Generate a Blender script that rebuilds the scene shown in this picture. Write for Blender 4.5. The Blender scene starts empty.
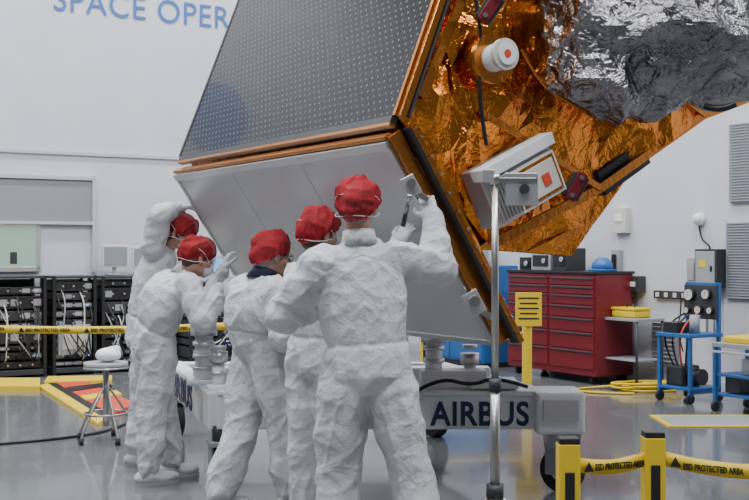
import bpy, math, random, bmesh
import numpy as np
from mathutils import Vector, Matrix
random.seed(7)
F=1115.0
def W(px,py,d): return Vector(((px-374.5)/F*d, d, 1.5-(py-250)/F*d))
def V(*a): return Vector(a)
# ------------------------------------------------ materials
def mat(name,col,metal=0.0,rough=0.5,bump=None,spec=0.5,emit=None,vary=0.0,coat=0,alpha=1.0,sheen=0):
    m=bpy.data.materials.new(name); m.use_nodes=True
    nt=m.node_tree; b=nt.nodes['Principled BSDF']
    b.inputs['Base Color'].default_value=(*col,1); b.inputs['Metallic'].default_value=metal
    b.inputs['Roughness'].default_value=rough; b.inputs['Specular IOR Level'].default_value=spec
    if coat: b.inputs['Coat Weight'].default_value=coat
    if alpha<1: b.inputs['Alpha'].default_value=alpha
    if emit:
        b.inputs['Emission Color'].default_value=(*emit[0],1); b.inputs['Emission Strength'].default_value=emit[1]
    tc=nt.nodes.new('ShaderNodeTexCoord')
    if vary:
        n=nt.nodes.new('ShaderNodeTexNoise'); n.inputs['Scale'].default_value=2.5; n.inputs['Detail'].default_value=6
        nt.links.new(tc.outputs['Object'],n.inputs['Vector'])
        r=nt.nodes.new('ShaderNodeValToRGB')
        r.color_ramp.elements[0].position=.3; r.color_ramp.elements[1].position=.7
        r.color_ramp.elements[0].color=(*[c*(1-vary) for c in col],1); r.color_ramp.elements[1].color=(*[min(1,c*(1+vary)) for c in col],1)
        nt.links.new(n.outputs['Fac'],r.inputs['Fac']); nt.links.new(r.outputs['Color'],b.inputs['Base Color'])
    if bump:
        prev=None
        for (kind,sc,st,dist) in bump:
            if kind=='v':
                t=nt.nodes.new('ShaderNodeTexVoronoi'); t.feature='F1'; t.inputs['Scale'].default_value=sc; out=t.outputs['Distance']
            else:
                t=nt.nodes.new('ShaderNodeTexNoise'); t.inputs['Scale'].default_value=sc; t.inputs['Detail'].default_value=5; t.inputs['Distortion'].default_value=1.2; out=t.outputs['Fac']
            nt.links.new(tc.outputs['Object'],t.inputs['Vector'])
            bp=nt.nodes.new('ShaderNodeBump'); bp.inputs['Strength'].default_value=st; bp.inputs['Distance'].default_value=dist
            nt.links.new(out,bp.inputs['Height'])
            if prev: nt.links.new(prev.outputs['Normal'],bp.inputs['Normal'])
            prev=bp
        nt.links.new(prev.outputs['Normal'],b.inputs['Normal'])
    return m
M={}
M['wall']=mat('wall_paint',(.61,.615,.66),0,.6,vary=.03,spec=.2)
M['walltrim']=mat('wall_trim_paint',(.50,.50,.55),0,.5)
M['ceil']=mat('ceiling_paint',(.5,.5,.5),0,.8)
M['floor']=mat('epoxy_floor',(.155,.158,.165),0,.15,bump=[('n',3,.03,.02)],vary=.06,coat=.25)
M['suit']=mat('cleanroom_fabric',(.62,.63,.66),0,.6,bump=[('n',10,.6,.03),('n',32,.45,.010)],spec=.3,vary=.03)
M['glove']=mat('nitrile_glove',(.62,.64,.69),0,.35,bump=[('n',80,.3,.003)])
M['skin']=mat('skin',(.46,.24,.17),0,.5,bump=[('n',150,.15,.001)],vary=.06)
M['eye']=mat('eye_white',(.8,.8,.78),0,.2)
M['iris']=mat('iris',(.05,.03,.02),0,.2)
M['lip']=mat('lips',(.45,.17,.14),0,.5)
M['hair_grey']=mat('grey_hair',(.25,.24,.23),0,.6,bump=[('n',220,.7,.004)])
M['hair_brown']=mat('brown_hair',(.06,.035,.02),0,.6,bump=[('n',220,.7,.004)])
M['cap']=mat('red_bouffant_net',(.42,.024,.036),0,.9,bump=[('n',60,.9,.010),('v',240,.6,.004)],spec=.12,alpha=.78,vary=.35)
M['band']=mat('cap_elastic',(.42,.012,.02),0,.6)
M['mask']=mat('face_mask_fabric',(.72,.74,.76),0,.7,bump=[('n',60,.3,.003)])
M['black']=mat('black_plastic',(.015,.015,.017),0,.4)
M['dark']=mat('dark_grey_metal',(.05,.052,.058),.3,.45)
M['navy']=mat('navy_cloth',(.015,.02,.05),0,.7)
M['rubber']=mat('rubber',(.02,.02,.02),0,.7)
M['sole']=mat('shoe_sole',(.35,.36,.38),0,.7)
M['steel']=mat('brushed_steel',(.45,.44,.42),1,.32,bump=[('n',40,.05,.002)])
M['alu']=mat('anodised_aluminium',(.60,.60,.61),.8,.38)
M['white']=mat('white_powder_coat',(.78,.79,.80),0,.4,vary=.04)
M['grey']=mat('grey_enamel',(.32,.34,.36),0,.45)
M['vent']=mat('vent_grey',(.28,.29,.33),.2,.5)
M['blue']=mat('blue_enamel',(.02,.12,.36),0,.4)
M['red']=mat('red_enamel',(.17,.012,.02),0,.35,vary=.08)
M['yellow']=mat('safety_yellow',(.80,.55,.02),0,.45)
M['orange']=mat('safety_red',(.62,.06,.02),0,.5)
M['signblue']=mat('sign_blue',(.05,.14,.42),0,.5)
M['signnavy']=mat('lettering_navy',(.015,.03,.10),0,.5)
M['gold']=mat('gold_kapton_foil',(.90,.275,.045),1,.12,bump=[('n',7,.7,.035),('n',18,.4,.018)],vary=.3)
M['goldtape']=mat('gold_kapton_tape',(.55,.20,.04),.9,.25,bump=[('n',14,.3,.01)])
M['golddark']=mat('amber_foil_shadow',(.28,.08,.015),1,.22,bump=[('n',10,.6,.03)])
M['silver']=mat('silver_mli_foil',(.27,.265,.275),1,.17,bump=[('n',6,.9,.05),('n',14,.8,.03)],vary=.35)
M['radiator']=mat('radiator_white',(.58,.59,.60),.1,.32,bump=[('n',2,.04,.02)],vary=.03)
M['screen']=mat('lit_screen',(.02,.05,.1),0,.3,emit=((.15,.45,.9),1.6))
M['glass']=mat('control_room_glass',(.10,.13,.12),0,.1,emit=((.42,.62,.50),.75))
M['lamp']=mat('luminaire_diffuser',(.9,.9,.9),0,.5,emit=((.97,.98,1),10))
M['cream']=mat('beige_plastic',(.62,.60,.54),0,.5)
def solar():
    m=mat('solar_cell_array',(.04,.045,.06),0,.2,spec=.08,coat=.20)
    nt=m.node_tree; b=nt.nodes['Principled BSDF']; b.inputs['Coat Roughness'].default_value=.03
    tc=nt.nodes.new('ShaderNodeTexCoord'); sp=nt.nodes.new('ShaderNodeSeparateXYZ'); nt.links.new(tc.outputs['Object'],sp.inputs[0])
    def mth(op,a,bv=None,c=None):
        n=nt.nodes.new('ShaderNodeMath'); n.operation=op
        for i,x in enumerate((a,bv,c)):
            if x is None: continue
            if isinstance(x,(int,float)): n.inputs[i].default_value=x
            else: nt.links.new(x,n.inputs[i])
        return n.outputs[0]
    PX,PY=.056,.038
    x=mth('MULTIPLY',sp.outputs[0],1/PX); y=mth('MULTIPLY',sp.outputs[1],1/PY)
    row=mth('FLOOR',y); half=mth('MULTIPLY',mth('FRACT',mth('MULTIPLY',row,.5)),1.0)
    xx=mth('ADD',x,half)
    fx=mth('SUBTRACT',mth('FRACT',xx),.5); fy=mth('SUBTRACT',mth('FRACT',y),.5)
    fx=mth('MULTIPLY',fx,PX); fy=mth('MULTIPLY',fy,PY)
    d=mth('SQRT',mth('ADD',mth('MULTIPLY',fx,fx),mth('MULTIPLY',fy,fy)))
    dot=mth('LESS_THAN',d,.0068)
    lx=mth('GREATER_THAN',mth('ABSOLUTE',fx),.0265); 
    l=mth('MULTIPLY',lx,.2)
    f=mth('MAXIMUM',dot,l)
    mx=nt.nodes.new('ShaderNodeMix'); mx.data_type='RGBA'; nt.links.new(f,mx.inputs['Factor'])
    mx.inputs['A'].default_value=(.020,.020,.022,1); mx.inputs['B'].default_value=(.18,.18,.185,1)
    nt.links.new(mx.outputs['Result'],b.inputs['Base Color'])
    nt.links.new(mth('MULTIPLY_ADD',dot,.3,.25),b.inputs['Roughness'])
    return m
M['solar']=solar()
# ------------------------------------------------ geometry helpers
COL=bpy.context.scene.collection
def group(name,loc=(0,0,0),rz=0.0):
    e=bpy.data.objects.new(name,None); e.location=loc; e.rotation_euler=(0,0,rz); e.empty_display_size=.1
    COL.objects.link(e); return e
def link(o,parent,m):
    COL.objects.link(o)
    if parent: o.parent=parent
    if m: o.data.materials.append(M[m] if isinstance(m,str) else m)
    return o
def mesh(name,v,f,m,parent=None,smooth=False,bevel=0,fixn=False):
    me=bpy.data.meshes.new(name); me.from_pydata([tuple(p) for p in v],[],f); me.update()
    if fixn:
        bm=bmesh.new(); bm.from_mesh(me); bmesh.ops.recalc_face_normals(bm,faces=bm.faces); bm.to_mesh(me); bm.free()
    if smooth: me.polygons.foreach_set('use_smooth',[True]*len(me.polygons))
    o=bpy.data.objects.new(name,me); link(o,parent,m)
    if bevel:
        b=o.modifiers.new('bevel','BEVEL'); b.width=bevel; b.segments=2; b.limit_method='ANGLE'
    return o
def box(name,c,s,m,parent=None,rot=None,bevel=.004):
    v=[Vector(((i&1)-.5,((i>>1)&1)-.5,(i>>2)-.5)) for i in range(8)]
    R=Matrix.Identity(3) if rot is None else rot
    v=[R@Vector((p.x*s[0],p.y*s[1],p.z*s[2]))+Vector(c) for p in v]
    f=[(0,2,3,1),(4,5,7,6),(0,1,5,4),(2,6,7,3),(0,4,6,2),(1,3,7,5)]
    return mesh(name,v,f,m,parent,bevel=min(bevel,min(s)*.3))
class Geo:
    def __init__(s): s.v=[]; s.f=[]
    def rings(s,rings):
        n=len(rings[0]); b=len(s.v)
        for r in rings: s.v+= [Vector(p) for p in r]
        for i in range(len(rings)-1):
            for j in range(n):
                a=b+i*n+j; c=b+i*n+(j+1)%n
                s.f.append((a,c,c+n)); s.f.append((a,c+n,a+n))
        e=b+(len(rings)-1)*n
        c0=sum((Vector(p) for p in rings[0]),Vector())/n; c1=sum((Vector(p) for p in rings[-1]),Vector())/n
        i0=len(s.v); s.v.append(c0); s.v.append(c1)
        for j in range(n):
            s.f.append((b+(j+1)%n,b+j,i0)); s.f.append((e+j,e+(j+1)%n,i0+1))
    def cap(s,p0,p1,r0,r1=None,n=14,round_=True):
        p0=Vector(p0);p1=Vector(p1); r1=r0 if r1 is None else r1
        ax=(p1-p0); L=ax.length
        ax=ax/L if L>1e-6 else Vector((0,0,1))
        u=ax.orthogonal().normalized(); w=ax.cross(u)
        def ring(c,r): return [c+(u*math.cos(t)+w*math.sin(t))*r for t in [2*math.pi*j/n for j in range(n)]]
        R=[]
        if round_:
            for k in (75,50,25): 
                a=math.radians(k); R.append(ring(p0-ax*r0*math.sin(a),r0*math.cos(a)))
        R.append(ring(p0,r0)); R.append(ring(p1,r1))
        if round_:
            for k in (25,50,75):
                a=math.radians(k); R.append(ring(p1+ax*r1*math.sin(a),r1*math.cos(a)))
        s.rings(R)
    def ell(s,c,X,Y,Z,n=18,k=10):
        c=Vector(c); R=[]
        for i in range(1,k):
            a=math.pi*i/k-math.pi/2
            R.append([c+X*math.cos(a)*math.cos(t)+Y*math.cos(a)*math.sin(t)+Z*math.sin(a) for t in [2*math.pi*j/n for j in range(n)]])
        s.rings(R)
    def loft(s,secs,n=24):
        s.rings([[Vector(c)+X*math.cos(t)+Y*math.sin(t) for t in [2*math.pi*j/n for j in range(n)]] for c,X,Y in secs])
    def obj(s,name,m,parent=None,smooth=True,off=None):
        v=s.v if off is None else [p-off for p in s.v]
        return mesh(name,v,s.f,m,parent,smooth,fixn=True)
def cyl(name,p0,p1,r,m,parent=None,r1=None,n=24,round_=False):
    g=Geo(); g.cap(p0,p1,r,r1,n,round_); o=g.obj(name,m,parent,False)
    ax=(Vector(p1)-Vector(p0)).normalized()
    for p in o.data.polygons: p.use_smooth=abs(p.normal.dot(ax))<.9
    return o
# ---- implicit-surface modeller (smooth union + surface nets)
class Sdf:
    def __init__(s,k): s.p=[]; s.k=k
    def cap(s,a,b,r0,r1=None,k=None): 
        a=np.array(a,float);b=np.array(b,float); r1=r0 if r1 is None else r1; R=max(r0,r1)
        s.p.append(('c',np.minimum(a,b)-R,np.maximum(a,b)+R,(a,b,r0,r1),k))
    def chain(s,pts,rs,k=None):
        for i in range(len(pts)-1): s.cap(pts[i],pts[i+1],rs[i],rs[i+1],k)
    def ell(s,c,X,Y,Z,k=None):
        c=np.array(c,float); m=np.array([X,Y,Z],float); l=np.linalg.norm(m,axis=1); ext=np.sqrt((m**2).sum(0))
        s.p.append(('e',c-ext,c+ext,(c,m/l[:,None],l),k))
    def torso(s,secs,k=None):
        C=np.array([x[0] for x in secs],float); hw=np.array([x[1].length for x in secs]); hd=np.array([x[2].length for x in secs])
        X=np.array([list(x[1].normalized()) for x in secs]); Y=np.array([list(x[2].normalized()) for x in secs])
        R=max(hw.max(),hd.max()); s.p.append(('t',C.min(0)-R,C.max(0)+R,(C,X,Y,hw,hd),k))
    def build(s,vox):
        pad=vox*3
        lo=np.min([p[1] for p in s.p],axis=0)-pad; hi=np.max([p[2] for p in s.p],axis=0)+pad
        n=np.ceil((hi-lo)/vox).astype(int)+1
        G=np.full(n,.15,dtype=np.float32)
        ax=[lo[i]+vox*np.arange(n[i]) for i in range(3)]
        for kind,a,b,q,kk in s.p:
            k=kk or s.k; m=k+vox*2
            i0=np.maximum(0,((a-m-lo)/vox).astype(int)); i1=np.minimum(n,((b+m-lo)/vox).astype(int)+2)
            sl=tuple(slice(i0[i],i1[i]) for i in range(3))
            X_,Y_,Z_=np.meshgrid(*[ax[i][sl[i]] for i in range(3)],indexing='ij')
            P=np.stack([X_,Y_,Z_],-1)
            if kind=='c':
                A_,B_,r0,r1=q; ab=B_-A_; L2=max(ab@ab,1e-12); t=np.clip(((P-A_)@ab)/L2,0,1)
                D=np.linalg.norm(P-(A_+t[...,None]*ab),axis=-1)-(r0+(r1-r0)*t)
            elif kind=='e':
                c,ax3,l=q; Q=(P-c)@ax3.T; k0=np.linalg.norm(Q/l,axis=-1); k1=np.linalg.norm(Q/l**2,axis=-1)+1e-9; D=k0*(k0-1)/k1
                D=np.where(k0<1e-3,-l.min(),D)
            else:
                C,XX,YY,hw,hd=q; axis=C[-1]-C[0]; Lx=np.linalg.norm(axis); axis=axis/Lx
                T=(C-C[0])@axis; t=(P-C[0])@axis
                f=lambda arr: np.interp(t,T,arr)
                cx=np.stack([f(C[:,i]) for i in range(3)],-1); xx=np.stack([f(XX[:,i]) for i in range(3)],-1); yy=np.stack([f(YY[:,i]) for i in range(3)],-1)
                w_=f(hw);d_=f(hd); q_=P-cx; x=(q_*xx).sum(-1); y=(q_*yy).sum(-1)
                k0=np.sqrt((x/w_)**2+(y/d_)**2); k1=np.sqrt((x/w_**2)**2+(y/d_**2)**2)+1e-9; D=k0*(k0-1)/k1; D=np.where(k0<1e-3,-np.minimum(w_,d_),D)
                D=np.maximum(D,np.maximum(-t,t-T[-1]))
            g=G[sl]; h=np.clip(.5+.5*(g-D)/k,0,1); G[sl]=g*(1-h)+D*h-k*h*(1-h)
        ins=G<0
        cn=n-1; acc=np.zeros((*cn,3)); cnt=np.zeros(cn)
        for d in range(3):
            s0=[slice(None)]*3; s1=[slice(None)]*3; s0[d]=slice(0,-1); s1[d]=slice(1,None)
            g0=G[tuple(s0)];g1=G[tuple(s1)]; cr=(ins[tuple(s0)]!=ins[tuple(s1)])
            idx=np.argwhere(cr); t=(g0[cr]/(g0[cr]-g1[cr])); pos=idx.astype(float); pos[:,d]+=np.clip(t,0,1)
            o=[i for i in range(3) if i!=d]
            for a in (0,1):
                for b in (0,1):
                    ci=idx.copy(); ci[:,o[0]]-=a; ci[:,o[1]]-=b
                    ok=((ci>=0)&(ci<cn)).all(1)
                    np.add.at(acc,tuple(ci[ok].T),pos[ok]); np.add.at(cnt,tuple(ci[ok].T),1)
        m=cnt>0; ids=np.full(cn,-1); ids[m]=np.arange(m.sum()); V_=acc[m]/cnt[m][:,None]*vox+lo
        faces=[]
        for d in range(3):
            o1,o2=(d+1)%3,(d+2)%3
            s0=[slice(None)]*3; s1=[slice(None)]*3; s0[d]=slice(0,-1); s1[d]=slice(1,None)
            cr=(ins[tuple(s0)]!=ins[tuple(s1)]); idx=np.argwhere(cr); idx=idx[(idx[:,o1]>0)&(idx[:,o2]>0)]
            def cid(a,b): c=idx.copy(); c[:,o1]-=a; c[:,o2]-=b; return ids[tuple(c.T)]
            q=np.stack([cid(1,1),cid(0,1),cid(0,0),cid(1,0)],1); fl_=~ins[tuple(idx.T)]; q[fl_]=q[fl_][:,::-1]; faces.append(q)
        return V_,np.concatenate(faces)
    def obj(s,name,m,parent=None,off=None,vox=.01,smooth=2,fn=None):
        v,f=s.build(vox)
        me=bpy.data.meshes.new(name); me.from_pydata(v.tolist(),[],f.tolist()); me.update()
        o=bpy.data.objects.new(name,me); link(o,parent,m)
        if smooth:
            md=o.modifiers.new('s','SMOOTH'); md.iterations=smooth; md.factor=.5; bake(o); me=o.data
        if fn or off is not None:
            P,N=getP(me)
            if fn: P=fn(P,N)
            if off is not None: P=P-np.array(off)
            me.vertices.foreach_set('co',P.ravel()); me.update()
        me.polygons.foreach_set('use_smooth',[True]*len(me.polygons)); return o
def getP(me):
    N=len(me.vertices); P=np.empty(N*3); me.vertices.foreach_get('co',P)
    Nn=np.empty(N*3); me.vertices.foreach_get('normal',Nn); return P.reshape(-1,3),Nn.reshape(-1,3)
def tube(name,pts,r,m,parent=None,smoothpath=True):
    cu=bpy.data.curves.new(name,'CURVE'); cu.dimensions='3D'; cu.bevel_depth=r; cu.bevel_resolution=3; cu.resolution_u=8
    if smoothpath and len(pts)>2:
        sp=cu.splines.new('NURBS'); sp.points.add(len(pts)-1)
        for i,p in enumerate(pts): sp.points[i].co=(*p,1)
        sp.use_endpoint_u=True; sp.order_u=3
    else:
        sp=cu.splines.new('POLY'); sp.points.add(len(pts)-1)
        for i,p in enumerate(pts): sp.points[i].co=(*p,1)
    cu.use_fill_caps=True
    o=bpy.data.objects.new(name,cu); return link(o,parent,m)
def text(name,body,size,m,parent,loc,rot=(math.pi/2,0,0),spacing=1.0,offset=0.0,align='LEFT',extrude=.002,sx=1):
    cu=bpy.data.curves.new(name,'FONT'); cu.body=body; cu.size=size; cu.extrude=extrude; cu.space_character=spacing; cu.offset=offset; cu.align_x=align
    o=bpy.data.objects.new(name,cu); o.location=loc; o.rotation_euler=rot; o.scale=(sx,1,1); return link(o,parent,m)
def bake(o):
    dg=bpy.context.evaluated_depsgraph_get(); dg.update()
    me=bpy.data.meshes.new_from_object(o.evaluated_get(dg)); o.modifiers.clear(); o.data=me
    return o
def sn(P,seed,freq,stretch=(1,1,1)):
    r=np.random.RandomState(seed); P=P*np.array(stretch); out=0
    for i in range(5):
        d=r.normal(size=3); d/=np.linalg.norm(d); d2=r.normal(size=3); d2/=np.linalg.norm(d2); a,b=r.rand(2)*6.28
        out=out+np.sin(P@d*freq*(.7+.6*r.rand())+a+1.6*np.sin(P@d2*freq*.55+b))
    return out/2.6
def ridge(P,seed,freq,stretch=(1,1,1),e=1.5): return np.clip(1-np.abs(sn(P,seed,freq,stretch))*1.3,0,1)**e
# ------------------------------------------------ room frames
E=Vector((.855,.52,0)).normalized(); A=Vector((-E.y,E.x,0)); Z=Vector((0,0,1))
YL=math.atan2(E.y,E.x); YR=math.atan2(-A.y,-A.x)
LW=Vector((-3.9,14.0,0)); RW=Vector((3.09,12.5,0))
def lpt(px,off=0.0):
    b=LW-A*off; k=(px-374.5)/F; s=(k*b.y-b.x)/(E.x-k*E.y); return b+E*s
def rpt(px,off=0.0):
    b=RW-E*off; D=-A; k=(px-374.5)/F; s=(k*b.y-b.x)/(D.x-k*D.y); return b+D*s
def hz(py,d): return 1.5-(py-250)/F*d
s_=(RW-LW).dot(E); CORNER=LW+E*s_
H=9.0
def slab(name,p,q,z0,z1,outward,m,th=.2):
    v=[]
    for b in (p,q,q+outward*th,p+outward*th): v.append(Vector((b.x,b.y,z0)))
    for b in (p,q,q+outward*th,p+outward*th): v.append(Vector((b.x,b.y,z1)))
    return mesh(name,v,[(0,3,2,1),(4,5,6,7),(0,1,5,4),(1,2,6,5),(2,3,7,6),(3,0,4,7)],m)
Lend=LW-E*9; Rend=RW-A*10.5
slab('wall_left',Lend,CORNER+E*.2,0,H,A,'wall')
slab('wall_right',CORNER,Rend,0,H,E,'wall')
def quadobj(name,pts,z0,z1,m):
    n=len(pts); v=[Vector((p.x,p.y,z0)) for p in pts]+[Vector((p.x,p.y,z1)) for p in pts]
    f=[tuple(reversed(range(n))),tuple(range(n,2*n))]+[(i,(i+1)%n,(i+1)%n+n,i+n) for i in range(n)]
    return mesh(name,v,f,m)
P3_=Lend-A*19; P4_=CORNER-A*19
quadobj('floor',[P3_-E*1,P4_+E*1,CORNER+A*1+E*1,Lend+A*1-E*1],-.1,0,'floor')
quadobj('ceiling',[P3_-E*1,P4_+E*1,CORNER+A*1+E*1,Lend+A*1-E*1],H,H+.1,'ceil')
slab('baseboard_left',Lend-A*.012,CORNER-A*.012,0,.12,A,'walltrim',.012)
slab('baseboard_right',CORNER-E*.012,Rend-E*.012,0,.12,E,'walltrim',.012)
for i in range(3):
    for j in range(3):
        c=CORNER-E*(2.5+i*4.6)-A*(2.2+j*5.6)
        g=group('ceiling_light',(c.x,c.y,H-.12),YL)
        box('housing',(0,0,.05),(2.4,.9,.1),'white',g)
        box('diffuser',(0,0,-.01),(2.3,.8,.03),'lamp',g)
        l=bpy.data.lights.new('lamp','AREA'); l.shape='RECTANGLE'; l.size=2.3; l.size_y=.8; l.energy=315; l.color=(.94,.98,1.0)
        lo=bpy.data.objects.new('lamp',l); lo.location=(0,0,-.05); lo.parent=g; COL.objects.link(lo)
def lz(px,py): return hz(py,lpt(px).y)
zt=lz(100,154)
slab('trim_1',Lend-A*.03,CORNER-A*.03,zt-.03,zt+.01,A,'walltrim',.03)
g=group('wall_sign_lettering',lpt(52)-A*.012,YL)
d=lpt(235).y; zb=hz(30,d)
text('lettering_lower','SPACE OPERATIONS',.43,'signblue',g,(0,0,zb),spacing=1.06,sx=.96)
text('lettering_upper','ASTROTECH',.80,'signblue',g,(-.3,0,zb+.62),spacing=1.3)
gp=Vector((-5.93,12.4,0)); gp=gp+A*((LW-gp).dot(A)-.02)+E*(-.08)
g=group('wall_globe_emblem',(gp.x,gp.y,5.15),YL)
cyl('disc',(0,0,0),(0,-.02,0),.46,'signblue',g,n=48)
def lbox(name,px0,px1,py0,py1,m,proud=.0,th=.04,parent=None,inset=.02):
    a=lpt(px0,proud); b=lpt(px1,proud); dm=(a.y+b.y)/2
    c=(a+b)/2; z0=hz(py1,dm); z1=hz(py0,dm)
    g=parent
    o=box(name,(0,0,0),((b-a).length,th,z1-z0),m,g,bevel=.003)
    o.location=(c.x,c.y,(z0+z1)/2); o.rotation_euler=(0,0,YL); return o
wg=group('window_1')
lbox('pane',-60,37,226,268,'glass',.02,.03,wg); lbox('frame_top',-62,40,222,227,'alu',.03,.05,wg)
lbox('frame_bottom',-62,40,267,272,'alu',.03,.05,wg); lbox('frame_right',36,40,224,271,'alu',.03,.05,wg)
lbox('monitor_inside',10,17,252,264,'dark',.035,.02,wg)  # plain dark monitor block, does not emit
wg=group('window_2')
lbox('shade_panel',-80,92,178,221,'vent',.02,.04,wg); lbox('frame_top',-80,95,174,178,'walltrim',.04,.06,wg); lbox('frame_side',92,95,176,272,'walltrim',.04,.06,wg); lbox('frame_bottom',-80,92,221,224,'walltrim',.04,.06,wg)
# ------------------------------------------------ satellite
R2=Vector((.111,5.3,2.127))
def S(t,u,w=0.0): return R2+E*t+Z*u+A*w
sat=group('satellite',(0,0,0))
def foil(name,quads,m,cell=.055,amp=.02,seed=1,flat=True):
    v=[];f=[]; rr=random.Random(seed)
    for q in quads:
        L1=max((q[1]-q[0]).length,(q[2]-q[3]).length); L2=max((q[2]-q[1]).length,(q[3]-q[0]).length)
        n=max(2,int(L1/cell)); k=max(2,int(L2/cell)); nr=(q[1]-q[0]).cross(q[3]-q[0]).normalized(); b=len(v)
        for i in range(n+1):
            for j in range(k+1):
                s=i/n;t=j/k
                if 0<i<n: s+=rr.uniform(-.38,.38)/n
                if 0<j<k: t+=rr.uniform(-.38,.38)/k
                p=q[0].lerp(q[1],s).lerp(q[3].lerp(q[2],s),t)
                pp=np.array([[p.x,p.y,p.z]])
                d=amp*1.6*float(sn(pp,seed,5.5)[0])+amp*.8*float(sn(pp,seed+1,14)[0])
                if 0<i<n and 0<j<k: d+=rr.uniform(-amp,amp)*.55
                v.append(p+nr*d)
        for i in range(n):
            for j in range(k):
                a=b+i*(k+1)+j; c=a+k+1
                if rr.random()<.5: f+=[(a,c,c+1),(a,c+1,a+1)]
                else: f+=[(a,c,a+1),(c,c+1,a+1)]
    return mesh(name,v,f,m,sat,smooth=not flat)
LN=2.72
prof=[(0.03,0.0),(.76,1.9),(2.9,1.9),(2.9,.42),(2.04,.14),(1.25,-.30),(.53,-.58),(.10,-.12)]
n=len(prof)
v=[S(t,u,.07) for t,u in prof]+[S(t,u,LN) for t,u in prof]
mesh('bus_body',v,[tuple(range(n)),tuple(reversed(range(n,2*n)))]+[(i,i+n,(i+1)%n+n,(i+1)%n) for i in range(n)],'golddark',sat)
C=S(1.05,.55,-.10); V0=S(0.0,.0);V6=S(.53,-.60);V5=S(1.25,-.30);V4=S(2.04,.14);V3=S(2.9,.42);V2=S(2.9,1.9);V1=S(.75,1.9);Kp=S(2.1,1.0,-.03);T2=S(1.6,1.9,-.05)
C0=S(.42,.05,-.05)
foil('end_blanket_gold',[(V0,V6,C0,S(.2,.5,-.02)),(C0,V6,V5,C),(S(.2,.5,-.02),C0,C,S(.75,1.1,-.04)),(S(.2,.5,-.02),S(.75,1.1,-.04),T2,V1),(C,V5,V4,Kp),(S(.75,1.1,-.04),C,Kp,T2),(Kp,V4,V3,V2),(T2,Kp,V2,V2+Vector((.01,0,0)))],'gold',.10,.026,3)
def strip(name,p,q,w,th,m,nrm=None,par=None):
    d=(q-p); L=d.length; d=d/L; nn=(nrm or -A); s=d.cross(nn).normalized(); nn=s.cross(d)
    R=Matrix((d,s,nn)).transposed()
    return box(name,(p+q)/2,(L,w,th),m,par or sat,rot=R,bevel=.003)
strip('edge_rail_upper',S(-.005,0,-.03),S(.75,1.91,-.03),.035,.05,'goldtape')
strip('edge_rail_upper_dark',S(.03,0,-.035),S(.78,1.91,-.035),.012,.05,'dark')
strip('fold_tape_1',S(.10,.1,-.055),S(.62,1.2,-.07),.05,.01,'goldtape')
strip('fold_tape_2',C+V(0,0,-.0)-A*.02,V4-A*.04,.035,.012,'goldtape')
strip('fold_tape_3',C0-A*.04,V5-A*.04,.035,.012,'goldtape')
strip('lower_edge_tape',V5-A*.03,V4-A*.03,.05,.02,'goldtape')
strip('lower_edge_tape_2',V6-A*.03,V5-A*.03,.05,.02,'goldtape')
strip('lower_edge_tape_3',V4-A*.03,V3-A*.03,.05,.02,'goldtape')
foil('lower_flap_gold',[(S(.56,-.62,.16),S(1.24,-.66,.16),S(1.72,-.05,.10),S(1.25,-.22,.10))],'gold',.10,.022,9)
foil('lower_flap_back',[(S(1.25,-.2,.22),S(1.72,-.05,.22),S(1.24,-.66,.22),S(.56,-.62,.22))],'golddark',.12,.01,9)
box('recess_shadow_block',S(1.45,-.18,.04),(.38,.10,.14),'black',sat,rot=Matrix((( E*math.cos(.52)+Z*math.sin(.52)),A,(-E*math.sin(.52)+Z*math.cos(.52)))).transposed())  # black block standing in for the shadow under the end face
sl=Vector((0.366,0.93)); sl.normalize(); SD=E*sl.x+Z*sl.y; SN=-E*sl.y+Z*sl.x
def panel(name,o,X,Y,N,lx,ly,th,m,parent=sat):
    v=[Vector((x,y,z)) for z in (-th,0) for y in (0,ly) for x in (0,lx)]
    f=[(0,2,3,1),(4,5,7,6),(0,1,5,4),(2,6,7,3),(0,4,6,2),(1,3,7,5)]
    ob=mesh(name,v,f,m,parent); ob.matrix_local=Matrix((( X.x,Y.x,N.x,o.x),(X.y,Y.y,N.y,o.y),(X.z,Y.z,N.z,o.z),(0,0,0,1))); return ob
XA=-A
po=S(0,0,LN)+SN*.03
panel('solar_array',po,XA,SD,SN,LN,2.05,.03,'solar')
for nm,o_,l_,w_,m_ in (('solar_frame_low',po-SD*.035,LN,.035,'dark'),('solar_frame_low2',po-SD*.05,LN,.018,'goldtape')):
    panel(nm,o_+SN*.004,XA,SD,SN,l_,w_,.035,m_)
panel('solar_frame_left',po-XA*.025+SN*.004,XA,SD,SN,.025,2.05,.035,'dark')
panel('solar_frame_right',po+XA*LN+SN*.004,XA,SD,SN,.022,2.05,.05,'goldtape')
b0=Vector((-.035,-.10)); b1=Vector((.61,-1.09)); bd=(b1-b0); BL=bd.length; bd.normalize()
BD=E*bd.x+Z*bd.y; BN=(E*bd.y-Z*bd.x); 
BN=-(BN) if BN.dot(-E)<0 else BN
bo=S(b0.x,b0.y,LN+.02)
XB=-A; YB=BD
def bpanel(name,x0,y0,lx,ly,zoff,th,m):
    o=bo+XB*x0+YB*y0+BN*zoff
    v=[o+XB*x+YB*y-BN*z for z in (th,0) for y in (0,ly) for x in (0,lx)]
    return mesh(name,v,[(0,2,3,1),(4,5,7,6),(0,1,5,4),(2,6,7,3),(0,4,6,2),(1,3,7,5)],m,sat,bevel=.002)
bpanel('radiator_panel',0,0,LN+.02,BL,.03,.05,'radiator')
bpanel('radiator_edge_top',0,-.004,LN+.02,.045,.045,.07,'alu')
bpanel('radiator_edge_top_gold',0,-.03,LN+.02,.02,.03,.04,'goldtape')
bpanel('radiator_edge_left',0,0,.03,BL,.04,.07,'alu')
bpanel('radiator_edge_right',LN-.03,0,.05,BL,.036,.06,'alu')
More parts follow.
